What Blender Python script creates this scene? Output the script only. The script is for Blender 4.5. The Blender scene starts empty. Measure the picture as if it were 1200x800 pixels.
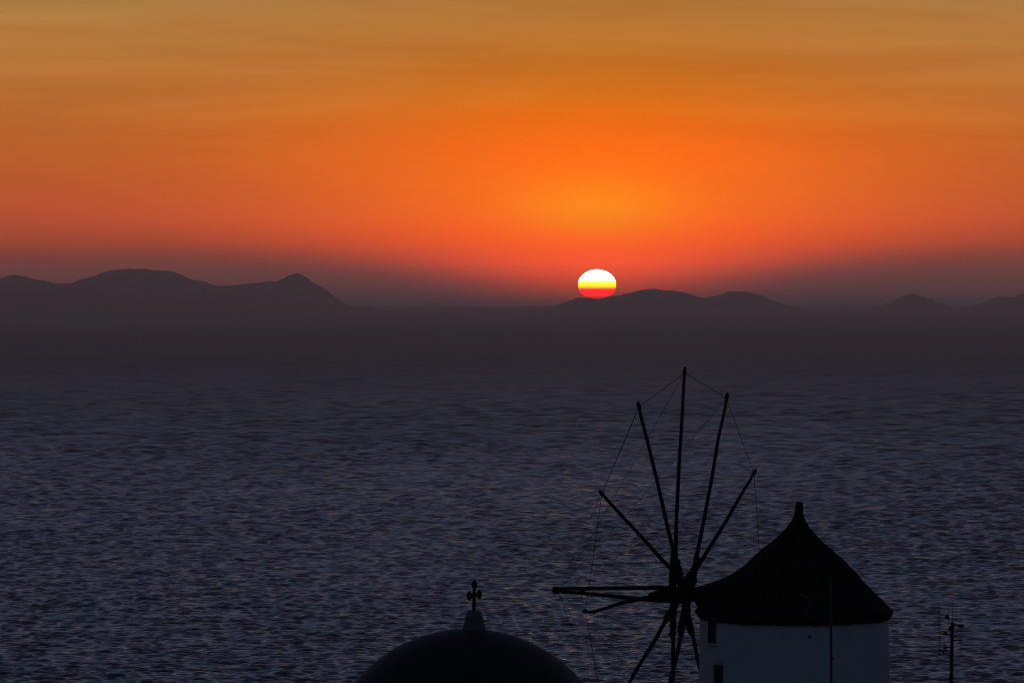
import bpy, bmesh, math, random
import numpy as np
from mathutils import Vector, Matrix

random.seed(7)
rng = np.random.default_rng(11)
S = bpy.context.scene
COL = S.collection
PI = math.pi
H = 130.0            # height of the viewpoint over the sea, metres

# ------------------------------------------------------------------ camera
cam_d = bpy.data.cameras.new('camera')
cam = bpy.data.objects.new('camera', cam_d)
COL.objects.link(cam)
cam_d.sensor_width = 36.0
cam_d.lens = 150.0
cam_d.clip_start = 0.5
cam_d.clip_end = 300000.0
cam.location = (0, 0, H)
cam.rotation_euler = (PI / 2 - math.atan(67 / 5000), 0, 0)
S.camera = cam

# ------------------------------------------------------------------ view
S.render.engine = 'CYCLES'
S.view_settings.view_transform = 'Standard'
S.view_settings.look = 'None'
S.view_settings.exposure = 0.0
S.view_settings.gamma = 1.0
S.view_settings.use_curve_mapping = False
S.cycles.use_denoising = True
S.cycles.filter_width = 1.15
S.cycles.max_bounces = 6
S.cycles.volume_bounces = 0
S.cycles.caustics_reflective = False
S.cycles.caustics_refractive = False

# ------------------------------------------------------------------ world: dusk sky
SUN_AZ = math.degrees(math.atan(100 / 5000))
HAZE_D = 6.0e-5
HAZE_TOP = 232.0
HAZE_SRC = np.array([0.047, 0.030, 0.030])

def lin(c):
    c = np.array(c, float) / 255.0
    return np.where(c <= 0.04045, c / 12.92, ((c + 0.055) / 1.055) ** 2.4)

def behind_haze(col, e):
    """sky radiance that, seen through the sea haze, gives this colour at elevation e (deg)"""
    d = 26400.0 if e <= 0 else min(26400.0, (HAZE_TOP - H) / math.tan(math.radians(e)))
    T = math.exp(-HAZE_D * d)
    return np.maximum((lin(col) - HAZE_SRC * (1 - T)) / T, 0.0)

SKY_CENTRE = [(-0.30, (66, 48, 49)), (-0.22, (92, 53, 47)), (-0.12, (132, 58, 40)), (0.00, (176, 64, 26)), (0.12, (214, 72, 8)), (0.30, (244, 82, 0)), (0.62, (255, 94, 0)),
              (1.00, (255, 108, 0)), (1.35, (255, 112, 0)), (1.80, (255, 108, 0)), (2.20, (236, 108, 4)),
              (2.65, (208, 110, 24)), (3.10, (190, 111, 38)), (3.80, (179, 120, 54)), (5.0, (120, 108, 96)), (6.4, (88, 95, 110)),
              (8.0, (78, 94, 119)), (14.0, (68, 85, 113)), (30.0, (41, 55, 82))]
SKY_SIDE = [(-0.30, (54, 47, 50)), (-0.22, (61, 49, 51)), (-0.10, (76, 52, 53)), (0.00, (85, 55, 53)), (0.16, (95, 57, 52)), (0.36, (114, 60, 50)), (0.56, (148, 66, 46)),
            (0.90, (175, 76, 48)), (1.30, (181, 85, 42)), (1.70, (181, 93, 40)), (2.10, (180, 99, 42)),
            (2.65, (182, 111, 50)), (3.20, (183, 122, 60)), (3.80, (172, 125, 67)), (5.0, (116, 107, 98)), (6.4, (86, 94, 110)),
            (8.0, (77, 93, 119)), (14.0, (67, 84, 113)), (30.0, (41, 55, 82))]

world = bpy.data.worlds.new('World')
S.world = world
world.use_nodes = True
wn, wl = world.node_tree.nodes, world.node_tree.links
wn.clear()

class NB:
    """small node builder"""
    def __init__(s, nodes, links): s.n, s.l = nodes, links
    def node(s, t, **kw):
        x = s.n.new(t)
        for k, v in kw.items(): setattr(x, k, v)
        return x
    def set(s, sock, v):
        if isinstance(v, bpy.types.NodeSocket): s.l.new(v, sock)
        else: sock.default_value = v
    def math(s, op, a, b=0.0, c=None, clamp=False):
        x = s.node('ShaderNodeMath', operation=op, use_clamp=clamp)
        s.set(x.inputs[0], a); s.set(x.inputs[1], b)
        if c is not None: s.set(x.inputs[2], c)
        return x.outputs[0]
    def mix(s, f, a, b, blend='MIX'):
        x = s.node('ShaderNodeMix', data_type='RGBA', blend_type=blend)
        s.set(x.inputs[0], f); s.set(x.inputs[6], a); s.set(x.inputs[7], b)
        return x.outputs[2]
    def ramp(s, f, stops, interp='LINEAR'):
        x = s.node('ShaderNodeValToRGB')
        x.color_ramp.interpolation = interp
        el = x.color_ramp.elements
        for i, (p, c) in enumerate(stops):
            e = el[i] if i < 2 else el.new(p)
            e.position = p
            e.color = tuple(float(v) for v in c) + (1.0,) if len(c) == 3 else c
        s.set(x.inputs[0], f)
        return x.outputs[0]
    def smooth(s, v, a, b, lo=0.0, hi=1.0):
        x = s.node('ShaderNodeMapRange', interpolation_type='SMOOTHSTEP')
        s.set(x.inputs[0], v)
        for i, k in enumerate((a, b, lo, hi)): x.inputs[i + 1].default_value = k
        return x.outputs[0]

W = NB(wn, wl)
tc = W.node('ShaderNodeTexCoord')
sep = W.node('ShaderNodeSeparateXYZ')
wl.new(tc.outputs['Generated'], sep.inputs[0])
DEG = 180 / PI
elev = W.math('MULTIPLY', W.math('ARCSINE', sep.outputs[2]), DEG)
azim = W.math('SUBTRACT', W.math('MULTIPLY', W.math('ARCTAN2', sep.outputs[0], sep.outputs[1]), DEG), SUN_AZ)
# thin high streaks of cirrus: long in azimuth, shallow in elevation
cmb = W.node('ShaderNodeCombineXYZ')
W.set(cmb.inputs[0], W.math('MULTIPLY', azim, 0.16))
W.set(cmb.inputs[1], W.math('ADD', W.math('MULTIPLY', elev, 1.9), W.math('MULTIPLY', azim, 0.05)))
cmb.inputs[2].default_value = 3.7
nz = W.node('ShaderNodeTexNoise')
nz.inputs['Scale'].default_value = 1.0; nz.inputs['Detail'].default_value = 6.0
nz.inputs['Roughness'].default_value = 0.55; nz.inputs['Distortion'].default_value = 0.9
wl.new(cmb.outputs[0], nz.inputs['Vector'])
streak = W.math('SUBTRACT', nz.outputs[0], 0.5)
cloudy = W.smooth(elev, 0.7, 2.6)
elev_s = W.math('ADD', elev, W.math('MULTIPLY', W.math('MULTIPLY', streak, cloudy), 0.75))
# ramp position: square root of the elevation, so the low sky gets the most stops
pos = W.math('SQRT', W.math('DIVIDE', W.math('ADD', elev_s, 0.3), 30.3, clamp=True))
STOPS = [-0.3, -0.22, -0.12, 0.0, 0.1, 0.19, 0.22, 0.25, 0.29, 0.34, 0.40, 0.48, 0.58, 0.7, 0.86, 1.0, 1.15, 1.35, 1.6, 1.85, 2.2, 2.65, 3.1, 3.5, 3.9, 4.4, 5.0, 6.4, 8.0, 14.0, 30.0]
def sky_stops(tab):
    es = np.array([t[0] for t in tab]); cs = np.array([t[1] for t in tab], float)
    return [(math.sqrt(max(e + 0.3, 0) / 30.3), behind_haze([np.interp(e, es, cs[:, i]) for i in range(3)], e)) for e in STOPS]
c_mid = W.ramp(pos, sky_stops(SKY_CENTRE))
c_side = W.ramp(pos, sky_stops(SKY_SIDE))
g = W.math('POWER', 2.718, W.math('MULTIPLY', W.math('POWER', W.math('DIVIDE', W.math('ABSOLUTE', azim), W.smooth(elev, -0.1, 0.9, 1.5, 4.1)), 1.9), -1.0))
glow = W.mix(g, c_side, c_mid)
# the small golden bloom just above the sun
ge = W.math('ADD', W.math('POWER', W.math('DIVIDE', W.math('ABSOLUTE', azim), 1.05), 2.0),
            W.math('POWER', W.math('DIVIDE', W.math('ABSOLUTE', W.math('SUBTRACT', elev, 1.02)), 0.36), 2.0))
bloom = W.math('POWER', 2.718, W.math('MULTIPLY', ge, -1.0))
glow = W.mix(bloom, glow, (1.35, 0.33, 0.0, 1))
glow = W.mix(1.0, glow, W.ramp(W.math('ADD', W.math('MULTIPLY', W.math('MULTIPLY', streak, cloudy), 0.7), 0.5),
                               [(0.0, (0.62, 0.60, 0.62)), (0.5, (1, 1, 1)), (1.0, (1.40, 1.42, 1.5))]), 'MULTIPLY')
sky = W.node('ShaderNodeTexSky', sky_type='NISHITA', sun_disc=False)
sky.sun_elevation = math.radians(0.6)
sky.sun_rotation = math.radians(SUN_AZ)
sky.altitude = 100; sky.air_density = 1.0; sky.dust_density = 1.4; sky.ozone_density = 3.0
SKY_STRENGTH = 0.088
dome = W.mix(1.0, sky.outputs[0], (SKY_STRENGTH * 1.12, SKY_STRENGTH * 0.92, SKY_STRENGTH * 0.97, 1), 'MULTIPLY')
w_e = W.smooth(elev, 14.0, 40.0, 1.0, 0.0)
w_a = W.smooth(W.math('ABSOLUTE', azim), 10.0, 75.0, 1.0, 0.0)
final = W.mix(W.math('MULTIPLY', w_e, w_a), dome, glow)
bg = W.node('ShaderNodeBackground')
bg.inputs['Strength'].default_value = 1.0
wl.new(final, bg.inputs['Color'])
wout = W.node('ShaderNodeOutputWorld')
wl.new(bg.outputs[0], wout.inputs['Surface'])

# ------------------------------------------------------------------ sun lamp (the last, reddened light)
sl = bpy.data.lights.new('sun_lamp', 'SUN')
sl.energy = 0.014
sl.angle = math.radians(3.0)       # softened by the haze bank it sets into
sl.color = (1.0, 0.48, 0.20)
sun_lamp = bpy.data.objects.new('sun_lamp', sl)
COL.objects.link(sun_lamp)
_d = Vector((math.sin(math.radians(SUN_AZ)), math.cos(math.radians(SUN_AZ)), math.tan(math.radians(0.15))))
sun_lamp.rotation_euler = _d.to_track_quat('Z', 'Y').to_euler()
sun_lamp.location = (0, -20, H + 20)

# ================================================================== helpers
def mat(name, col, rough=0.8, metal=0.0, spec=0.5):
    m = bpy.data.materials.new(name); m.use_nodes = True
    b = m.node_tree.nodes['Principled BSDF']
    b.inputs['Base Color'].default_value = tuple(col) + (1,)
    b.inputs['Roughness'].default_value = rough
    b.inputs['Metallic'].default_value = metal
    b.inputs['Specular IOR Level'].default_value = spec
    return m

def noisy(name, c1, c2, scale, rough=0.85, bump=0.3, dist=0.02, stretch=(1, 1, 1), spec=0.3, detail=6):
    m = mat(name, c1, rough, 0, spec)
    N = NB(m.node_tree.nodes, m.node_tree.links)
    b = N.n['Principled BSDF']
    t = N.node('ShaderNodeTexCoord'); mp = N.node('ShaderNodeMapping')
    mp.inputs['Scale'].default_value = stretch
    N.l.new(t.outputs['Object'], mp.inputs[0])
    z = N.node('ShaderNodeTexNoise')
    z.inputs['Scale'].default_value = scale; z.inputs['Detail'].default_value = detail
    N.l.new(mp.outputs[0], z.inputs['Vector'])
    N.set(b.inputs['Base Color'], N.ramp(z.outputs[0], [(0.3, c1), (0.7, c2)]))
    bp = N.node('ShaderNodeBump')
    bp.inputs['Strength'].default_value = bump; bp.inputs['Distance'].default_value = dist
    N.l.new(z.outputs[0], bp.inputs['Height']); N.l.new(bp.outputs[0], b.inputs['Normal'])
    return m

def link(o, parent=None):
    COL.objects.link(o)
    if parent is not None: o.parent = parent
    return o

def obj(name, bm, m, parent=None, smooth=True):
    me = bpy.data.meshes.new(name)
    bmesh.ops.recalc_face_normals(bm, faces=bm.faces)
    bm.to_mesh(me); bm.free()
    me.materials.append(m)
    if smooth: me.polygons.foreach_set('use_smooth', [True] * len(me.polygons))
    return link(bpy.data.objects.new(name, me), parent)

def tag(o, label=None, cat=None, group=None, kind=None):
    for k, v in (('label', label), ('category', cat), ('group', group), ('kind', kind)):
        if v: o[k] = v
    return o

def empty(name, loc):
    o = bpy.data.objects.new(name, None); o.location = loc; o.empty_display_size = 0.5
    return link(o)

def tube(bm, pts, rads, seg=10, cap=True):
    """swept round tube through pts with a radius per point"""
    pts = [Vector(p) for p in pts]
    if not hasattr(rads, '__len__'): rads = [rads] * len(pts)
    rings = []
    for i, p in enumerate(pts):
        d = (pts[min(i + 1, len(pts) - 1)] - pts[max(i - 1, 0)]).normalized()
        ref = Vector((0, 0, 1)) if abs(d.z) < 0.9 else Vector((0, 1, 0))
        u = d.cross(ref).normalized(); v = d.cross(u).normalized()
        rings.append([bm.verts.new(p + rads[i] * (math.cos(2 * PI * k / seg) * u + math.sin(2 * PI * k / seg) * v)) for k in range(seg)])
    for a, b in zip(rings, rings[1:]):
        for k in range(seg):
            bm.faces.new((a[k], a[(k + 1) % seg], b[(k + 1) % seg], b[k]))
    if cap:
        bm.faces.new(rings[0][::-1]); bm.faces.new(rings[-1])

def box(bm, c, s, rot=None, bevel=0.0):
    r = bmesh.ops.create_cube(bm, size=1.0)
    vs = r['verts']
    M = Matrix.Translation(Vector(c)) @ (rot.to_4x4() if rot else Matrix.Identity(4)) @ Matrix.Diagonal((s[0], s[1], s[2], 1))
    bmesh.ops.transform(bm, matrix=M, verts=vs)
    if bevel:
        es = list({e for v in vs for e in v.link_edges})
        bmesh.ops.bevel(bm, geom=es, offset=bevel, segments=2, affect='EDGES')

def lathe(bm, prof, seg=64, c=(0, 0), noise=0.0, capb=False, capt=False):
    rings = []
    for r, z in prof:
        rings.append([bm.verts.new((c[0] + r * math.cos(2 * PI * k / seg), c[1] + r * math.sin(2 * PI * k / seg), z)) for k in range(seg)])
    for a, b in zip(rings, rings[1:]):
        for k in range(seg):
            bm.faces.new((a[k], a[(k + 1) % seg], b[(k + 1) % seg], b[k]))
    if capb: bm.faces.new(rings[0][::-1])
    if capt: bm.faces.new(rings[-1])

def grid_mesh(name, P, m, parent=None):
    """P: rows x cols x 3 array"""
    R, Cn = P.shape[:2]
    idx = np.arange(R * Cn).reshape(R, Cn)
    q = np.stack([idx[:-1, :-1], idx[:-1, 1:], idx[1:, 1:], idx[1:, :-1]], -1).reshape(-1, 4)
    me = bpy.data.meshes.new(name)
    me.vertices.add(R * Cn); me.vertices.foreach_set('co', P.astype(np.float32).ravel())
    me.loops.add(q.size); me.loops.foreach_set('vertex_index', q.astype(np.int32).ravel())
    me.polygons.add(len(q)); me.polygons.foreach_set('loop_start', np.arange(0, q.size, 4, dtype=np.int32))
    me.polygons.foreach_set('use_smooth', np.ones(len(q), bool))
    me.update(calc_edges=True); me.materials.append(m)
    return link(bpy.data.objects.new(name, me), parent)

def place(px, py, Y):
    """point at depth Y seen in that direction from the viewpoint"""
    return Vector((Y * (px - 600) / 5000, Y, H - Y * (py - 333) / 5000))

def vnoise(x, y, seed, octs=5, f0=1.0, gain=0.5):
    """sum of rotated sines, cheap smooth noise"""
    r = np.random.default_rng(seed); out = 0; a = 1.0; f = f0
    for o in range(octs):
        for k in range(3):
            th = r.uniform(0, 2 * PI); ph = r.uniform(0, 2 * PI)
            out = out + a * np.sin(f * r.uniform(.75, 1.3) * (x * math.cos(th) + y * math.sin(th)) + ph)
        a *= gain; f *= 2.1
    return out / 3

# ================================================================== materials
M_sea = mat('sea_water', (0.010, 0.026, 0.055), 0.16, 0, 0.5)
N = NB(M_sea.node_tree.nodes, M_sea.node_tree.links)
b = N.n['Principled BSDF']; b.inputs['IOR'].default_value = 1.333
t = N.node('ShaderNodeTexCoord')
mp = N.node('ShaderNodeMapping'); mp.inputs['Scale'].default_value = (0.35, 1.0, 1.0)
N.l.new(t.outputs['Object'], mp.inputs[0])
z1 = N.node('ShaderNodeTexNoise'); z1.inputs['Scale'].default_value = 0.45; z1.inputs['Detail'].default_value = 5
N.l.new(mp.outputs[0], z1.inputs['Vector'])
ln = N.node('ShaderNodeVectorMath', operation='LENGTH'); N.l.new(t.outputs['Object'], ln.inputs[0])
sp_ = N.node('ShaderNodeSeparateXYZ'); N.l.new(t.outputs['Object'], sp_.inputs[0])
side_ = N.smooth(N.math('DIVIDE', N.math('ABSOLUTE', sp_.outputs[0]), N.math('MAXIMUM', sp_.outputs[1], 1.0)), 0.133, 0.143, 0.0, 0.45)
near_ = N.smooth(ln.outputs['Value'], 1285, 1370, 0.45, 0.0)
# roughness stands for the chop too fine, or too far from the modelled water, to be mesh
N.set(b.inputs['Roughness'], N.math('MAXIMUM', N.math('MAXIMUM', side_, near_), N.smooth(ln.outputs['Value'], 1500, 9000, 0.20, 0.60)))
bp = N.node('ShaderNodeBump'); bp.inputs['Strength'].default_value = 0.15; bp.inputs['Distance'].default_value = 0.4
N.l.new(z1.outputs[0], bp.inputs['Height']); N.l.new(bp.outputs[0], b.inputs['Normal'])

M_rock = noisy('island_scrub', (0.07, 0.06, 0.045), (0.14, 0.11, 0.085), 0.01, 0.95, 0.3, 5)
M_head = noisy('hillside_earth', (0.16, 0.12, 0.09), (0.30, 0.25, 0.20), 0.35, 0.95, 0.6, 0.3)
M_white = noisy('limewash', (0.74, 0.74, 0.72), (0.82, 0.82, 0.80), 1.6, 0.9, 0.35, 0.03)
M_thatch = noisy('old_thatch', (0.025, 0.018, 0.012), (0.075, 0.055, 0.035), 9, 0.95, 0.8, 0.05, (1, 1, 0.15), spec=0.1)
M_wood = noisy('weathered_spar', (0.035, 0.026, 0.020), (0.085, 0.065, 0.048), 14, 0.85, 0.4, 0.01, (1, 1, 0.3))
M_dwood = noisy('dark_timber', (0.025, 0.018, 0.013), (0.06, 0.045, 0.032), 10, 0.85, 0.4, 0.01)
M_rope = noisy('tarred_rope', (0.02, 0.017, 0.013), (0.05, 0.04, 0.03), 60, 0.95, 0.3, 0.004)
M_shut = noisy('green_shutter', (0.02, 0.045, 0.03), (0.04, 0.075, 0.05), 12, 0.7, 0.2, 0.005)
M_dome = noisy('dark_dome_paint', (0.042, 0.031, 0.025), (0.072, 0.054, 0.044), 1.3, 0.65, 0.25, 0.02)
M_iron = noisy('black_iron', (0.012, 0.012, 0.013), (0.03, 0.027, 0.025), 20, 0.6, 0.2, 0.003)
M_ped = noisy('grey_render', (0.20, 0.175, 0.155), (0.32, 0.285, 0.25), 4, 0.9, 0.3, 0.01)
M_galv = noisy('galvanised_steel', (0.055, 0.055, 0.055), (0.10, 0.10, 0.097), 25, 0.5, 0.15, 0.002)
M_dmetal = noisy('dark_painted_steel', (0.018, 0.019, 0.02), (0.045, 0.043, 0.04), 15, 0.6, 0.2, 0.003)
M_glass = mat('dark_glass', (0.02, 0.02, 0.022), 0.08)

# ================================================================== sea
def sea_mesh():
    a_dense = np.linspace(-8.6, 8.6, 600)
    a = np.radians(np.concatenate([np.linspace(-40, -9.2, 14), a_dense, np.linspace(9.2, 40, 14)]))
    def row_f(q): return np.interp(q, [3000, 6000], [0.00100, 0.0022])
    r = [1250.0]
    while r[-1] < 25300: r.append(r[-1] * (1 + row_f(r[-1])))
    rd = np.array(r)
    rr = np.concatenate([np.linspace(150, 1200, 8), rd])
    A, Rg = np.meshgrid(a, rr)
    X, Y = Rg * np.sin(A), Rg * np.cos(A)
    Z = np.zeros_like(X)
    sp = row_f(rr) * rr           # spacing along range, per row
    row = slice(8, 8 + len(rd)); colm = slice(14, 14 + 600)
    x, y = X[row, colm], Y[row, colm]; s = sp[row][:, None]
    z = np.zeros_like(x); var = np.zeros_like(s)
    n = 170
    lam = np.geomspace(2.6, 230.0, n)[::-1]
    for L in lam:
        th = rng.normal(0.12, 0.50)                              # travelling roughly from the north-west
        k = 2 * PI / L
        steep = 1.0 if L < 7.0 else (7.0 / L) ** 1.5
        wgt = np.clip((L / s - 2.3) / 1.6, 0, 1) / (1 + (L / (5 * s + 6)) ** 3)   # only what the mesh resolves there
        base = steep * (1 - np.clip((s - 2.5) / 6.0, 0, 1)) + np.clip((s - 2.5) / 6.0, 0, 1)
        amp = wgt * base / k
        var = var + 0.5 * (wgt * base) ** 2
        ph = k * (x * math.sin(th) + y * math.cos(th)) + rng.uniform(0, 2 * PI)
        w = np.sin(ph)
        z += amp * (w + 0.28 * np.cos(2 * ph))
    z *= np.interp(s, [1.2, 2.2, 3.6, 7.5, 12, 20, 50], [0.20, 0.21, 0.21, 0.14, 0.07, 0.025, 0.008]) / np.sqrt(var + 1e-6)
    # gusts: patches of rougher and calmer water
    z *= np.clip(1.0 + 0.34 * vnoise(x / 240, y / 520, 5, 4, 1.0, 0.6), 0.45, 1.7)
    aw = np.clip((8.6 - np.abs(np.degrees(A[row, colm]))) / 0.6, 0, 1)
    rw = np.clip((rd - 1250) / 60, 0, 1)[:, None]
    Z[row, colm] = z * aw * rw
    return np.stack([X, Y, Z], -1)
sea = grid_mesh('sea', sea_mesh(), M_sea)
tag(sea, 'dark rippled open sea reaching the hazy horizon', 'sea', kind='structure')

# ================================================================== far islands
def island(pts, D, depth, label, seed):
    pts = np.array(pts, float)
    xs = np.linspace(pts[0, 0], pts[-1, 0], int((pts[-1, 0] - pts[0, 0]) * 0.9) + 20)
    ys = np.interp(xs, pts[:, 0], pts[:, 1])
    k = np.hanning(5); k /= k.sum()
    ys = np.convolve(np.pad(ys, 2, mode='edge'), k, 'valid')
    Xw = D * (xs - 600) / 5000
    hz = np.maximum(H - D * (ys - 333) / 5000, -3.0)
    hz += vnoise(Xw / 55, Xw * 0, seed, 5, 1.0, 0.75) * np.clip(hz / 50, 0, 1) * 4.0
    t = np.linspace(-1, 1, 41)
    prof = np.where(t < 0, 1 - np.abs(t) ** 1.35, 1 - np.abs(t) ** 1.6)
    T, XX = np.meshgrid(t, Xw, indexing='ij')
    Yd = D + T * depth * np.clip(hz / hz.max(), 0.12, 1)[None, :] ** 0.6
    nz_ = vnoise(XX / 420, Yd / 420, seed + 3, 4, 1.0, 0.55)
    Zd = hz[None, :] * np.clip(prof[:, None] * (1 + 0.16 * nz_ * (np.abs(T) ** 0.8)), 0, None)
    Zd = Zd - 3.0 * np.abs(T) ** 3 - 1.5
    o = grid_mesh('island', np.stack([XX, Yd, Zd], -1), M_rock)
    tag(o, label, 'island', 'far islands on the horizon', 'structure')
    return o
island([(-160, 352), (-120, 338), (-70, 330), (-30, 326), (0, 325), (15, 322), (40, 326.5), (65, 331), (85, 331.5), (102, 326), (122, 318.5),
        (140, 315), (155, 314), (178, 315.5), (202, 318), (226, 327), (252, 333.5), (285, 333), (305, 331.5), (322, 329), (336, 323), (348, 319),
        (358, 324), (372, 333), (385, 342), (393, 348.5), (402, 354), (416, 358), (434, 361)], 21300, 900,
       'long far island with a broad hump and a sharp peak', 3)
island([(640, 361), (656, 356), (668, 351), (678, 347.4), (690, 348.6), (698, 350.3), (702, 350.2), (710, 348.4), (718, 346.8), (728, 346.0), (740, 342.5), (753, 339.5),
        (763, 338), (780, 339.5), (798, 340.5), (812, 345), (827, 349.5), (840, 347), (853, 342.5), (866, 341), (881, 342), (896, 347),
        (908, 352.5), (920, 357), (940, 361)], 22500, 700, 'far island with two low humps just under the setting sun', 17)
island([(1018, 361), (1032, 357), (1045, 354), (1051, 350), (1056, 346.5), (1062, 344), (1067, 342.6), (1073, 343.5), (1083, 347), (1093, 350), (1098, 353.5), (1110, 357), (1122, 361)],
       22900, 420, 'small lone cone-shaped islet on the far horizon', 29)
island([(1125, 361), (1148, 356), (1160, 351), (1172, 347), (1180, 348), (1188, 349), (1196, 345), (1206, 341), (1222, 339), (1245, 342), (1275, 350), (1310, 360)],
       23200, 600, 'far island with stepped ridge rising beyond the lone islet', 41)

# ================================================================== headland under the village
def headland():
    ys = np.concatenate([np.linspace(-120, 170, 90), np.linspace(174, 330, 60)])
    xs = np.linspace(-170, 170, 110)
    YY, XX = np.meshgrid(ys, xs, indexing='ij')
    z0 = np.interp(ys, [-120, -30, 3, 12, 68, 90, 155, 165, 190, 250, 300, 330], [H + 6, H - 1, H - 1.7, H - 4, H - 17.5, H - 18.5, H - 18.5, H - 20, H - 40, 22, -4, -12])
    Z = z0[:, None] - 0.0006 * np.clip(np.abs(XX) - 20, 0, None) ** 2
    n = vnoise(XX / 9, YY / 9, 77, 4, 1.0, 0.55)
    Z = Z + n * np.interp(ys, [-120, 0, 60, 85, 155, 180, 330], [.3, .1, .5, .12, .12, 1.8, 2.5])[:, None] - 0.25
    Z = np.minimum(Z, np.where((YY > 8) & (YY < 170), H - YY * 0.1 - 0.8, 999))
    return grid_mesh('headland', np.stack([XX, YY, Z], -1), M_head)
tag(headland(), 'dry earthen headland under the windmill and chapel', 'hillside', kind='structure')
GROUND = H - 18.6

# ================================================================== setting sun
bm = bmesh.new()
bmesh.ops.create_uvsphere(bm, u_segments=64, v_segments=40, radius=1.0)
M_sun = bpy.data.materials.new('sun_fire'); M_sun.use_nodes = True
N = NB(M_sun.node_tree.nodes, M_sun.node_tree.links); N.n.clear()
t = N.node('ShaderNodeTexCoord'); sx = N.node('ShaderNodeSeparateXYZ'); N.l.new(t.outputs['Generated'], sx.inputs[0])
em = N.node('ShaderNodeEmission'); em.inputs[1].default_value = 8.0
N.set(em.inputs[0], N.ramp(sx.outputs[2], [(0.0, (0.05, 0.0, 0.0)), (0.10, (0.35, 0.0, 0.0)), (0.22, (1.0, 0.0, 0.0)), (0.315, (1.0, 0.0, 0.0)), (0.355, (1.0, 0.05, 0.0)),
                                          (0.39, (1.0, 0.18, 0.0)), (0.43, (1.0, 0.46, 0.0)), (0.53, (1.0, 0.62, 0.0)), (0.575, (1.0, 0.74, 0.06)), (0.65, (1, 1, 0.7)), (1.0, (1, 1, 0.9))]))
om = N.node('ShaderNodeOutputMaterial'); N.l.new(em.outputs[0], om.inputs[0])
M_sun.cycles.emission_sampling = 'NONE'
so = obj('sun', bm, M_sun)
so.location = place(699.7, 333.2, 60000)
so.scale = (22.4 * 12, 22.4 * 12, 17.8 * 12)
tag(so, 'flattened setting sun, white above and red below', 'sun', kind='structure')

# ================================================================== windmill
MY = 130.0
PXM = MY / 5000                                   # metres for one pixel at the mill
mill_c = Vector((MY * (930.5 - 600) / 5000, MY, GROUND))
mill = empty('windmill', mill_c)
tag(mill, 'round whitewashed windmill with dark thatched cone roof and bare sail spokes', 'windmill')
def ml(p): return Vector(p) - mill_c              # world -> mill local
Z_EAVE = H - MY * (718 - 333) / 5000 - GROUND     # eave height over the ground
R_T = 110.0 * PXM

# wall with two window openings
R_B = R_T + 0.22
def wall_r(z): return R_B + (R_T - R_B) * (z / Z_EAVE)
def ang_left(frac): return PI + (PI / 2 - math.asin(-frac))   # angle on the round for a point at that fraction of the half width, near side
wins = []
for x0, x1, y0, y1 in ((827.0, 837.0, 725.5, 753.5), (834.2, 844.2, 777.0, 808.0)):
    f0, f1 = (x0 - 930.5) / 111, (x1 - 930.5) / 111
    # near-side points: x = r sin(b), y = -r cos(b), b measured from the direction to the viewer
    b0, b1 = math.asin(f0), math.asin(f1)
    z1, z0 = H - 129.0 * (y0 - 333) / 5000 - GROUND, H - 129.0 * (y1 - 333) / 5000 - GROUND
    wins.append((b0, b1, z0, z1))
bs = sorted(set([2 * PI * k / 96 - PI for k in range(96)]) | {w[i] for w in wins for i in (0, 1)})
bs = [v for i, v in enumerate(bs) if not any(abs(v - w[j]) < 0.02 and v != w[j] for w in wins for j in (0, 1))]
zs = sorted({0.0, Z_EAVE + 0.10} | {Z_EAVE * k / 14 for k in range(1, 14)} | {w[i] for w in wins for i in (2, 3)})
def wp(b_, z_, r): return Vector((r * math.sin(b_), -r * math.cos(b_), z_))
bm = bmesh.new()
V = {}
def gv(i, j, off=0.0):
    k = (i % len(bs), j, off)
    if k not in V:
        b_ = bs[i % len(bs)]; z_ = zs[j]
        wob = 0.010 * math.sin(3 * b_ + 1.3 * z_) + 0.008 * math.sin(7 * b_ - 2.1 * z_) if off == 0 else 0
        V[k] = bm.verts.new(wp(b_, z_, wall_r(z_) + wob - off))
    return V[k]
def is_hole(i, j):
    bm_ = (bs[i] + (bs[(i + 1) % len(bs)] if i + 1 < len(bs) else PI)) / 2; zm = (zs[j] + zs[j + 1]) / 2
    return any(w[0] < bm_ < w[1] and w[2] < zm < w[3] for w in wins)
for i in range(len(bs)):
    for j in range(len(zs) - 1):
        if is_hole(i, j): continue
        bm.faces.new((gv(i, j), gv(i + 1, j), gv(i + 1, j + 1), gv(i, j + 1)))
D_REC = 0.07
for w in wins:                                     # reveals
    I = [i for i, v in enumerate(bs) if w[0] - 1e-6 <= v <= w[1] + 1e-6]; J = [j for j, v in enumerate(zs) if w[2] - 1e-6 <= v <= w[3] + 1e-6]
    for a, c in zip(I, I[1:]):
        for j in (J[0], J[-1]): bm.faces.new((gv(a, j), gv(c, j), gv(c, j, D_REC), gv(a, j, D_REC)))
    for a, c in zip(J, J[1:]):
        for i in (I[0], I[-1]): bm.faces.new((gv(i, a), gv(i, c), gv(i, c, D_REC), gv(i, a, D_REC)))
wall = obj('wall', bm, M_white, mill)
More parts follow.
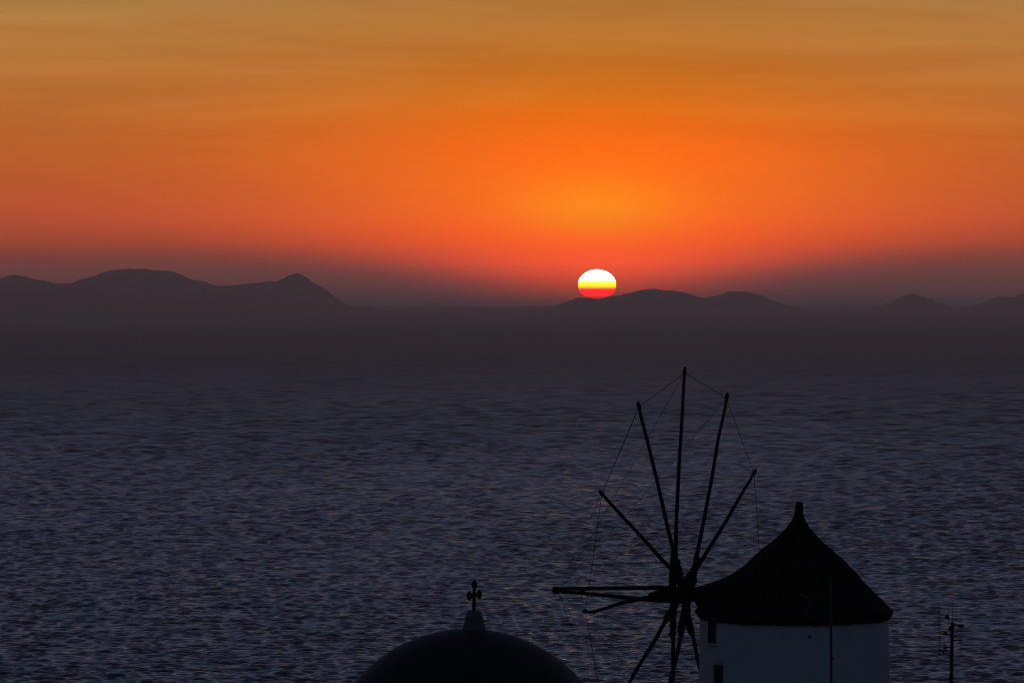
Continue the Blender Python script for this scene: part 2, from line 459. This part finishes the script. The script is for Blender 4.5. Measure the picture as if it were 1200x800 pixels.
for n_, w in enumerate(wins):
    bmid = (w[0] + w[1]) / 2; zc = (w[2] + w[3]) / 2
    wdt = 2 * wall_r(zc) * math.sin((w[1] - w[0]) / 2); hgt = w[3] - w[2]
    rot = Matrix.Rotation(bmid, 3, 'Z')
    ctr = wp(bmid, zc, wall_r(zc) * math.cos((w[1] - w[0]) / 2) - D_REC + 0.03)
    def wbox(bm, off, s): box(bm, ctr + rot @ Vector(off), s, rot, 0.004)
    bm = bmesh.new()                               # frame
    for sgn in (-1, 1):
        wbox(bm, (sgn * (wdt / 2 - 0.025), 0, 0), (0.07, 0.06, hgt + 0.02))
        wbox(bm, (0, 0.002, sgn * (hgt / 2 - 0.025)), (wdt - 0.02, 0.056, 0.07))
    fr = obj('window', bm, M_shut, mill, False)
    for sgn in (-1, 1):                            # two boarded shutter leaves
        bm = bmesh.new()
        wbox(bm, (sgn * (wdt - 0.1) / 4, 0.01, 0), ((wdt - 0.13) / 2, 0.03, hgt - 0.10))
        wbox(bm, (sgn * (wdt - 0.1) / 4, -0.012, hgt * 0.27), ((wdt - 0.15) / 2, 0.02, 0.06))
        wbox(bm, (sgn * (wdt - 0.1) / 4, -0.012, -hgt * 0.27), ((wdt - 0.15) / 2, 0.02, 0.06))
        obj('shutter', bm, M_shut, fr, False)
    bm = bmesh.new(); wbox(bm, (0, -0.11, -hgt / 2 - 0.03 + 0.028), (wdt + 0.02, 0.30, 0.05)); obj('sill', bm, M_white, fr, False)
# small iron bracket on the wall
bb = math.asin((941.5 - 930.5) / 111); zb = H - 127.2 * (746 - 333) / 5000 - GROUND
rot = Matrix.Rotation(bb, 3, 'Z')
bm = bmesh.new()
box(bm, wp(bb, zb, wall_r(zb) + 0.01), (0.10, 0.05, 0.05), rot, 0.008)
tube(bm, [wp(bb, zb, wall_r(zb) + 0.02), wp(bb, zb + 0.01, wall_r(zb) + 0.10), wp(bb, zb + 0.05, wall_r(zb) + 0.12)], 0.015, 8)
obj('wall_bracket', bm, M_iron, mill)
# plank door, low on the side, below what the photograph shows: left to the ground side
bm = bmesh.new()
bd = math.radians(205); rot = Matrix.Rotation(bd, 3, 'Z')
box(bm, wp(bd, 1.0, wall_r(1.0) + 0.0), (0.95, 0.08, 2.0), rot, 0.01)
obj('door', bm, M_shut, mill, False)

# shaft line and sail wheel (fitted ring)
TH, TILT = math.radians(64.327), math.radians(2.37)
ax_h = Vector((-math.sin(TH), math.cos(TH), 0))
ax_n = Vector((-math.sin(TH) * math.cos(TILT), math.cos(TH) * math.cos(TILT), math.sin(TILT)))
rg = Vector((math.cos(TH), math.sin(TH), 0)); up = rg.cross(ax_n)
if up.z < 0: up = -up
mc = Vector((mill_c.x, mill_c.y, 0))
ring_c = Vector((mill_c.x, mill_c.y, H - 9.6775)) + 3.868 * ax_n
RING_R = 6.918; PHI0 = math.radians(-0.805)
def shaft_pt(px):
    """point on the shaft's axis, by its station"""
    # solve for t so that the axis point projects to px
    k = (px - 600) / 5000
    t = (k * mill_c.y - mill_c.x) / (ax_h.x - k * ax_h.y)
    t0 = 3.868
    z = (H - 9.585) + (t - t0) * 0.0105
    return Vector((mill_c.x + ax_h.x * t, mill_c.y + ax_h.y * t, z))
bm = bmesh.new()
p_in, p_out = mc + Vector((0, 0, H - 9.63)), shaft_pt(771)
tube(bm, [p_in, shaft_pt(840), shaft_pt(818), shaft_pt(812), shaft_pt(776), p_out], [0.17, 0.19, 0.19, 0.185, 0.165, 0.15], 14)
for v in bm.verts: v.co -= mill_c
shaft = obj('shaft', bm, M_dwood, mill)
for px in (774, 779.5, 793, 818):                   # iron bands
    bm = bmesh.new()
    a, c = shaft_pt(px), shaft_pt(px + 1.3)
    tube(bm, [a, c], 0.187, 14)
    for v in bm.verts: v.co -= mill_c
    obj('iron_band', bm, M_iron, shaft)
# bowsprit: two poles strapped above and below the shaft, meeting at the tip
tip = shaft_pt(648.5)
tip_w = Vector((tip.x, tip.y, H - tip.y * (691 - 333) / 5000))
tp = shaft_pt(655); tp_w = Vector((tp.x, tp.y, H - tp.y * (691.2 - 333) / 5000))
for sgn, inner in ((1, 806), (-1, 800)):
    q = shaft_pt(inner); q2 = shaft_pt(773)
    offz = 0.20 * sgn
    mid = (tip_w + Vector((q2.x, q2.y, q2.z + offz))) / 2 + Vector((0, 0, 0.012 * sgn))
    bm = bmesh.new()
    tube(bm, [tip_w + Vector((0, 0, 0.035 * sgn)) + ax_h * (0.0 if sgn > 0 else -0.2), mid, Vector((q2.x, q2.y, q2.z + offz)), Vector((q.x, q.y, q.z + offz))], [0.052, 0.062, 0.068, 0.07], 10)
    for v in bm.verts: v.co -= mill_c
    obj('bowsprit', bm, M_wood, mill)
for f in (0.02, 0.10, 0.27):
    bm = bmesh.new()
    a = tip_w.lerp(shaft_pt(773), f); r_ = 0.115 - 0.0 * f
    tube(bm, [a - ax_h * -0.06, a + ax_h * -0.08], r_, 12)
    for v in bm.verts: v.co -= mill_c
    obj('lashing', bm, M_rope, mill)

# twelve spars in six pairs, each pair through the shaft at its own station
STN = {3: 782, 0: 789, 2: 797, -1: 802.5, 1: 809, -2: 814}
LEAN = {-4: 13, -5: 18, 5: 8, 4: 6}                # lower arms hang a little back towards the mill
tips = {}
def ring_pt(k):
    ph = PHI0 + k * PI / 6
    p = ring_c + RING_R * (math.sin(ph) * rg + math.cos(ph) * up)
    return p - ax_n * (LEAN.get(k, 0) * PXM / math.sin(TH))
for k in range(-5, 7):
    root = shaft_pt(STN[k if k in STN else (k - 6 if k > 0 else k + 6)])
    tp_ = ring_pt(k); d = (tp_ - root); L = d.length; d.normalize()
    tips[k] = tp_
    side = d.cross(ax_n).normalized()
    droop = Vector((0, 0, -1)) * (0.10 * abs(math.sin(PHI0 + k * PI / 6)))
    wob = [side * random.uniform(-.03, .03) + ax_n * random.uniform(-.03, .03) for _ in range(5)]
    if k == -3: wob = [Vector((0, 0, v)) for v in (0.02, 0.03, 0.02, -0.05, -0.07)]
    pts = [root - d * 0.25] + [root + d * L * f + (wob[i] + droop * -4 * (f - f * f) * -0.0) for i, f in enumerate((0.12, 0.35, 0.58, 0.78, 0.92))] + [tp_, tp_ + d * 0.06]
    bm = bmesh.new()
    tube(bm, pts, [0.066, 0.066, 0.063, 0.058, 0.053, 0.048, 0.044, 0.040], 9)
    for v in bm.verts: v.co -= mill_c
    spar = obj('spar', bm, M_wood, mill)
    # the stouter stock that carries the spar out of the shaft
    bm = bmesh.new()
    o_ = side * (0.075 if k % 2 == 0 else -0.075) + ax_n * 0.03
    LS = 1.46 + random.uniform(-.08, .08)
    tube(bm, [root + o_ * 0.3, root + d * 0.5 + o_, root + d * (LS - 0.12) + o_, root + d * LS + o_ * 0.8], [0.115, 0.105, 0.085, 0.05], 9)
    for v in bm.verts: v.co -= mill_c
    obj('stock', bm, M_dwood, spar)
    wh = [(root + d * (f - 0.05) + o_ * 0.5, root + d * (f + 0.05) + o_ * 0.5, 0.13 if f < 0.8 else 0.115) for f in (0.55, 0.95, LS - 0.2)]
    for a, c, r_ in wh + [(tp_ - d * 0.17, tp_ - d * 0.03, 0.064)]:   # cord whippings that bind the two
        bm = bmesh.new(); tube(bm, [a, c], r_, 10)
        for v in bm.verts: v.co -= mill_c
        obj('whipping', bm, M_rope, spar)

def rope(a, c, sag, r, name):
    n = 9; pts = []
    for i in range(n):
        f = i / (n - 1)
        pts.append(a.lerp(c, f) + Vector((0, 0, -sag * 4 * f * (1 - f))))
    bm = bmesh.new(); tube(bm, pts, r, 6)
    for v in bm.verts: v.co -= mill_c
    return obj(name, bm, M_rope, mill)
for k in range(-5, 7):
    k2 = k + 1 if k < 6 else -5
    d1 = (tips[k] - ring_c).normalized() * 0.12; d2 = (tips[k2] - ring_c).normalized() * 0.12
    rope(tips[k] - d1, tips[k2] - d2, random.uniform(0.0, 0.05), 0.009, 'rim_rope')
    rope(tips[k] - d1, tp_w + Vector((random.uniform(-.04, .04), 0, random.uniform(-.05, .05))), random.uniform(0.02, 0.09), 0.0055, 'stay_rope')

# thatched cap
prof = [(113.0, -6), (115.5, -2.0), (117.5, 1.5), (110.5, 8.0), (99, 18.5), (82, 34), (70, 46), (52.5, 64), (40, 75), (29, 84), (20, 92.5), (12.5, 101), (8.2, 108), (6.0, 113), (4.6, 118), (4.1, 123), (4.6, 127), (3.4, 130)]
dorm = [(-6, -4), (0, -2), (8, 4), (18, 13), (27, 27), (31, 25), (35, 17), (40, 9), (46, 4), (54, 0), (130, 0)]
pr = np.array(prof); dm = np.array(dorm)
hh = np.concatenate([np.linspace(-6, 60, 60), np.linspace(61.5, 130, 48)])
rad = np.interp(hh, pr[:, 1], pr[:, 0])
kk = np.hanning(9); kk /= kk.sum()
rad = np.where(hh > 12, np.convolve(np.pad(rad, 4, mode='edge'), kk, 'valid'), rad)
na = 168
an = np.linspace(0, 2 * PI, na + 1)
HHm, AN = np.meshgrid(hh, an, indexing='ij')
RR = np.repeat(rad[:, None], na + 1, 1)
a_ax = math.atan2(ax_h.y, ax_h.x)
da = (AN - a_ax + PI) % (2 * PI) - PI
RR = RR + np.interp(HHm, dm[:, 0], dm[:, 1]) * np.exp(-(da / math.radians(30)) ** 2)
# lumps, drip courses and ragged straw
amp = np.clip(RR / 60, 0.12, 1.0)
RR = RR + amp * (1.7 * vnoise(np.cos(AN) * 3, np.sin(AN) * 3 + HHm / 16, 9, 4, 1.0, 0.6))
saw = ((HHm + 3 * np.sin(AN * 5) + 2 * np.sin(AN * 11 + 1)) % 15) / 15
RR = RR + amp * (0.9 - 1.6 * saw) * np.clip(HHm / 10, 0, 1)
jit = rng.normal(0, 1, RR.shape); jit[:, -1] = jit[:, 0]
RR = RR + amp * 0.30 * jit
RR[:, -1] = RR[:, 0]
lean_x = np.interp(HHm, [0, 130], [0.0, 6.5])
Xc = (RR * np.cos(AN) + lean_x) * PXM; Yc = RR * np.sin(AN) * PXM
eave_j = np.where(HHm < 0, rng.normal(0, 0.5, (1, na + 1)), 0); eave_j[:, -1] = eave_j[:, 0]
Zc = Z_EAVE + (HHm + eave_j) * PXM
under = np.stack([np.cos(AN[0]) * (R_T - 0.05), np.sin(AN[0]) * (R_T - 0.05), np.full(na + 1, Z_EAVE - 2 * PXM)], -1)
top = np.stack([np.full(na + 1, lean_x[-1, 0] * PXM), np.zeros(na + 1), np.full(na + 1, Z_EAVE + 130.6 * PXM)], -1)
P = np.concatenate([under[None], np.stack([Xc, Yc, Zc], -1), top[None]], 0)
cap = grid_mesh('thatch_cap', P, M_thatch, mill)
# loose straw ends standing off the thatch
cl = []; fc = []
for q in range(5200):
    i = random.randrange(2, len(hh) - 2); j = random.randrange(na)
    if random.random() > max(0.12, rad[i] / 118): continue
    p = P[i + 1, j]; dn = P[i, j] - p
    nrm = np.array([math.cos(an[j]), math.sin(an[j]), 0.5]); 
    tdir = dn / (np.linalg.norm(dn) + 1e-6)
    ln = random.uniform(0.10, 0.26); e = p + tdir * ln + nrm * random.uniform(0.01, 0.05)
    sd = np.array([-math.sin(an[j]), math.cos(an[j]), 0]) * random.uniform(0.006, 0.014)
    e = e + sd * random.uniform(-4, 4)
    b0 = len(cl); cl += [tuple(p - sd), tuple(p + sd), tuple(e)]; fc.append((b0, b0 + 1, b0 + 2))
for q in range(700):                                # fringe along the eave
    a_ = random.uniform(0, 2 * PI); j = int(a_ / (2 * PI) * na)
    p = P[2, j] * 0.7 + P[2, (j + 1) % na] * 0.3
    p = p - np.array([math.cos(a_), math.sin(a_), 0]) * random.uniform(0, 0.06)
    sd = np.array([-math.sin(a_), math.cos(a_), 0])
    p = p + sd * random.uniform(-.05, .05)
    e = p + np.array([0, 0, -random.uniform(0.02, 0.07)]) + sd * random.uniform(-.03, .03) + np.array([math.cos(a_), math.sin(a_), 0]) * 0.02
    b0 = len(cl); cl += [tuple(p - sd * 0.012), tuple(p + sd * 0.012), tuple(e)]; fc.append((b0, b0 + 1, b0 + 2))
me = bpy.data.meshes.new('straw'); me.from_pydata(cl, [], fc); me.materials.append(M_thatch)
st = link(bpy.data.objects.new('straw', me), cap); st['kind'] = 'stuff'
# timber ring under the eave
bm = bmesh.new(); lathe(bm, [(R_T - 0.04, Z_EAVE - 0.14), (R_T + 0.05, Z_EAVE - 0.13), (R_T + 0.05, Z_EAVE - 0.02), (R_T - 0.04, Z_EAVE)], 80); obj('curb_ring', bm, M_dwood, mill)

# ================================================================== domed chapel
CY = 115.0; CP = CY / 5000
ch_c = Vector((CY * (549 - 600) / 5000, CY, GROUND))
ch = empty('chapel', ch_c)
tag(ch, 'chapel with a smooth dark dome topped by a budded cross', 'chapel')
zd = H - CY * (911.5 - 333) / 5000 - GROUND            # springing of the dome over the ground
RD = 174.5 * CP
bm = bmesh.new()
pf = [(RD * math.cos(u), zd + RD * math.sin(u)) for u in np.linspace(0, PI / 2 - 0.012, 56)]
rings = []
lathe(bm, pf, 128, capt=True)
for v in bm.verts:
    a_ = math.atan2(v.co.y, v.co.x)
    k = 1 + 0.0016 * math.sin(5 * a_ + v.co.z * 2) + 0.0012 * math.sin(9 * a_ - v.co.z * 3.1)
    v.co.x *= k; v.co.y *= k
dome_o = obj('dome', bm, M_dome, ch)
bm = bmesh.new(); lathe(bm, [(RD - 0.1, zd + 0.02), (RD + 0.16, zd), (RD + 0.18, zd - 0.16), (RD + 0.02, zd - 0.2)], 96); obj('cornice', bm, M_white, ch)
bm = bmesh.new(); lathe(bm, [(RD + 0.02, zd - 0.1), (RD + 0.02, zd - 2.2)], 96); drum = obj('drum', bm, M_white, ch)
for k in range(8):
    a_ = 2 * PI * k / 8 + 0.2; rot = Matrix.Rotation(a_, 3, 'Z')
    bm = bmesh.new(); box(bm, rot @ Vector((RD + 0.01, 0, zd - 1.15)), (0.12, 0.5, 1.1), rot, 0.02)
    wdw = obj('window', bm, M_glass, drum, False)
    bm = bmesh.new(); box(bm, rot @ Vector((RD + 0.05, 0, zd - 1.76)), (0.22, 0.62, 0.08), rot, 0.01); obj('sill', bm, M_white, wdw, False)
bm = bmesh.new(); box(bm, (0, 0.5, (zd - 2.1) / 2 - 0.2), (9.4, 10.4, zd - 2.1 + 0.4), None, 0.12); obj('wall', bm, M_white, ch, False)
bm = bmesh.new(); box(bm, (0, -4.72, 1.05), (1.1, 0.1, 2.1), None, 0.02); obj('door', bm, M_shut, ch, False)
# pedestal and cross
dx = (555.5 - 549) * CP
zt = zd + math.sqrt(RD ** 2 - dx ** 2)
def zp(py): return H - CY * (py - 333) / 5000 - GROUND
bm = bmesh.new()
lathe(bm, [(14.6 * CP, zp(740)), (14.2 * CP, zp(736.5)), (12.7 * CP, zp(732)), (10.8 * CP, zp(724)), (9.0 * CP, zp(717.5)), (7.8 * CP, zp(715.8)), (5.0 * CP, zp(714.8)), (1.4 * CP, zp(714.5))], 8, (dx, 0), capt=True)
bmesh.ops.bevel(bm, geom=[e for e in bm.edges if abs((e.verts[0].co - e.verts[1].co).normalized().z) > 0.5], offset=0.03, segments=2, affect='EDGES')
obj('pedestal', bm, M_ped, ch, False)
cr_rot = Matrix.Rotation(math.radians(16), 3, 'Z')
def cp(px, py): return Vector((dx, 0, 0)) + cr_rot @ Vector(((px - 556.5) * CP, 0, 0)) + Vector((0, 0, zp(py)))
bm = bmesh.new()
tube(bm, [cp(556.2, 717), cp(556.4, 706), cp(556.6, 697), cp(556.9, 684)], [2.3 * CP, 2.1 * CP, 2.1 * CP, 1.9 * CP], 10)
cross = obj('cross', bm, M_iron, ch)
bm = bmesh.new(); tube(bm, [cp(550.0, 698.4), cp(563.6, 696.6)], 2.2 * CP, 10); obj('arm', bm, M_iron, cross)
def bud(c, rx, rz, dirv):
    bm = bmesh.new()
    for off, s in ((Vector((0, 0, 0)), 1.0),):
        bmesh.ops.create_uvsphere(bm, u_segments=16, v_segments=12, radius=1.0)
    for v in bm.verts:
        v.co = c + cr_rot @ Vector((v.co.x * rx * CP, v.co.y * 1.7 * CP, v.co.z * rz * CP))
    # three small lobes make the bud a trefoil
    for dx_, dz_ in dirv:
        n0 = len(bm.verts)
        r = bmesh.ops.create_uvsphere(bm, u_segments=12, v_segments=8, radius=1.0)
        for v in r['verts']:
            v.co = c + cr_rot @ Vector((v.co.x * 1.7 * CP + dx_ * CP, v.co.y * 1.4 * CP, v.co.z * 1.7 * CP)) + Vector((0, 0, dz_ * CP))
    obj('bud', bm, M_iron, cross)
bud(cp(557, 685), 3.9, 4.8, ((0, 4.0), (-2.0, -1.0), (2.0, -1.0)))
bud(cp(550.8, 698.0), 3.2, 5.8, ((-1.0, 0), (0.6, 3.8), (0.4, -4.0)))
bud(cp(562.9, 696.6), 3.3, 5.6, ((1.0, 0), (-0.2, 3.8), (0.2, -3.4)))

# ================================================================== television aerial mast in front of the mill
AY = 112.0; AP = AY / 5000
am_c = Vector((AY * (974.2 - 600) / 5000, AY, GROUND))
am = empty('aerial_mast', am_c)
tag(am, 'thin steel mast with a rooftop television aerial before the windmill', 'aerial mast')
def ap(px, py, dy=0.0): return Vector((AY * (px - 974.2) / 5000, dy, H - AY * (py - 333) / 5000 - GROUND))
bm = bmesh.new(); tube(bm, [Vector((0.0, 0, -0.3)), ap(974.6, 800), ap(974.2, 740), ap(973.4, 677)], [0.036, 0.034, 0.031, 0.028], 12); obj('pole', bm, M_galv, am)
for px, y0, y1, r_ in ((975.1, 773.2, 769.5, 0.05), (974.3, 756, 753.5, 0.043)):
    bm = bmesh.new(); tube(bm, [ap(px, y0), ap(px, y1)], r_, 10); obj('clamp', bm, M_galv, am)
bm = bmesh.new(); tube(bm, [ap(975.5, 700.5), ap(963, 698.5, 0.18), ap(950, 704, 0.38), ap(944, 706, 0.47)], 0.012, 8); boom = obj('boom', bm, M_galv, am)
bm = bmesh.new()
vx = ap(951, 704, 0.38)
for e0, e1 in ((ap(939, 697, 0.22), 1), (ap(943, 722, 0.30), -1)):
    for f in np.linspace(0.05, 1, 6):
        c = vx.lerp(e0, f); tube(bm, [c + Vector((-0.06, -0.20, 0.0)), c + Vector((0.06, 0.20, 0.0))], 0.006, 6)
    for s in (-1, 1):
        o_ = Vector((0.05 * s, 0.17 * s, 0)); tube(bm, [vx + o_, e0 + o_], 0.009, 6)
    tube(bm, [vx, e0], 0.011, 6)
obj('reflector', bm, M_galv, am)
for i, f in enumerate(np.linspace(0.1, 0.85, 7)):
    c = ap(975.5, 700.5).lerp(ap(951, 703, 0.36), f)
    bm = bmesh.new(); tube(bm, [c + Vector((-0.03, -0.10 + 0.004 * i, 0.01)), c + Vector((0.03, 0.10 - 0.004 * i, 0.01))], 0.005, 6); obj('director', bm, M_galv, am)
bm = bmesh.new(); box(bm, ap(965.3, 713.5, 0.02), (0.05, 0.05, 0.045), None, 0.006); tube(bm, [ap(965.3, 713.5), ap(968, 703.5, 0.1), ap(974, 702)], 0.005, 6); obj('junction_box', bm, M_galv, am)

# ================================================================== mast with dipoles and floodlights right of the mill
BY = 126.0
bm_c = Vector((BY * (1114.5 - 600) / 5000, BY, GROUND))
cm = empty('antenna_pole', bm_c)
tag(cm, 'dark pole with vertical rod antennas and small lamps, standing clear of the windmill', 'antenna pole')
def bp_(px, py, dy=0.0): return Vector((BY * (px - 1114.5) / 5000, dy, H - BY * (py - 333) / 5000 - GROUND))
PB = BY / 5000
bm = bmesh.new(); tube(bm, [Vector((0, 0, -0.3)), bp_(1115.2, 800), bp_(1115.9, 765), bp_(1116.4, 732)], [0.062, 0.056, 0.052, 0.047], 12); obj('pole', bm, M_dmetal, cm)
bm = bmesh.new(); box(bm, bp_(1115.4, 736.6), (6.5 * PB, 0.14, 5.4 * PB), None, 0.012); box(bm, bp_(1116.6, 731.2), (3.6 * PB, 0.1, 5 * PB), None, 0.012); obj('head_box', bm, M_dmetal, cm)
for px in (1112.4, 1116.4):
    bm = bmesh.new(); tube(bm, [bp_(px, 735), bp_(px - 0.1, 718), bp_(px, 703)], [0.010, 0.009, 0.006], 6); obj('whip', bm, M_dmetal, cm)
for px, y0, y1 in ((1101.4, 706, 768), (1127.0, 706, 770.5)):
    bm = bmesh.new(); tube(bm, [bp_(px, y0, .03), bp_(px, (y0 + y1) / 2, .02), bp_(px, y1, .03)], 0.007, 6); obj('dipole', bm, M_dmetal, cm)
for y, x0, x1, r in ((732.3, 1116, 1130.5, .016), (750.2, 1116, 1128, .017), (743, 1102, 1116, .012), (725, 1101.4, 1116.4, .010), (758.7, 1106, 1115.6, .016), (763, 1101, 1107, .012), (764, 1115.5, 1127, .009), (710, 1112.4, 1127, .005), (714, 1101.4, 1116.4, .005), (719.5, 1116.4, 1127, .005)):
    bm = bmesh.new(); tube(bm, [bp_(x0, y), bp_(x1, y, .02)], r, 8); obj('cross_arm', bm, M_dmetal, cm)
bm = bmesh.new(); tube(bm, [bp_(1106.3, 762.5), bp_(1106.3, 768)], 0.012, 8); obj('bracket', bm, M_dmetal, cm)
for px, py, sx_, sz_, tl in ((1126.6, 733.6, 7.0, 3.2, -0.08), (1110.0, 722.2, 5.6, 3.8, 0.15), (1108.6, 741.6, 5.0, 4.4, 0.3), (1108.2, 758.8, 4.0, 3.2, 0.3)):
    rot = Matrix.Rotation(tl, 3, 'Y')
    bm = bmesh.new()
    r = bmesh.ops.create_cube(bm, size=1.0)
    for v in r['verts']:
        f = 1.0 if v.co.z < 0 else 0.55
        v.co = bp_(px, py) + rot @ Vector((v.co.x * sx_ * PB * f, v.co.y * 0.16 * f, v.co.z * sz_ * PB))
    bmesh.ops.bevel(bm, geom=bm.edges[:], offset=0.008, segments=2, affect='EDGES')
    ln_ = obj('lamp', bm, M_dmetal, cm, False)
    bm = bmesh.new(); box(bm, bp_(px, py) + rot @ Vector((0, 0, -sz_ * PB * 0.5)), (sx_ * PB * 0.8, 0.11, 0.012), rot, 0.003); obj('lens', bm, M_glass, ln_, False)

# ================================================================== haze over the water
bm = bmesh.new()
box(bm, (0, (-1500 + 26400) / 2, (HAZE_TOP - 16) / 2), (40000, 27900, HAZE_TOP + 16))
M_haze = bpy.data.materials.new('sea_haze'); M_haze.use_nodes = True
hn, hl = M_haze.node_tree.nodes, M_haze.node_tree.links
hn.clear()
pv = hn.new('ShaderNodeVolumePrincipled')
pv.inputs['Color'].default_value = (0.91, 0.96, 0.99, 1)
pv.inputs['Density'].default_value = HAZE_D
pv.inputs['Anisotropy'].default_value = 0.74
ho = hn.new('ShaderNodeOutputMaterial'); hl.new(pv.outputs[0], ho.inputs['Volume'])
hz = obj('haze', bm, M_haze, None, False)
tag(hz, 'thin dusk haze lying over the sea', 'haze', kind='stuff')
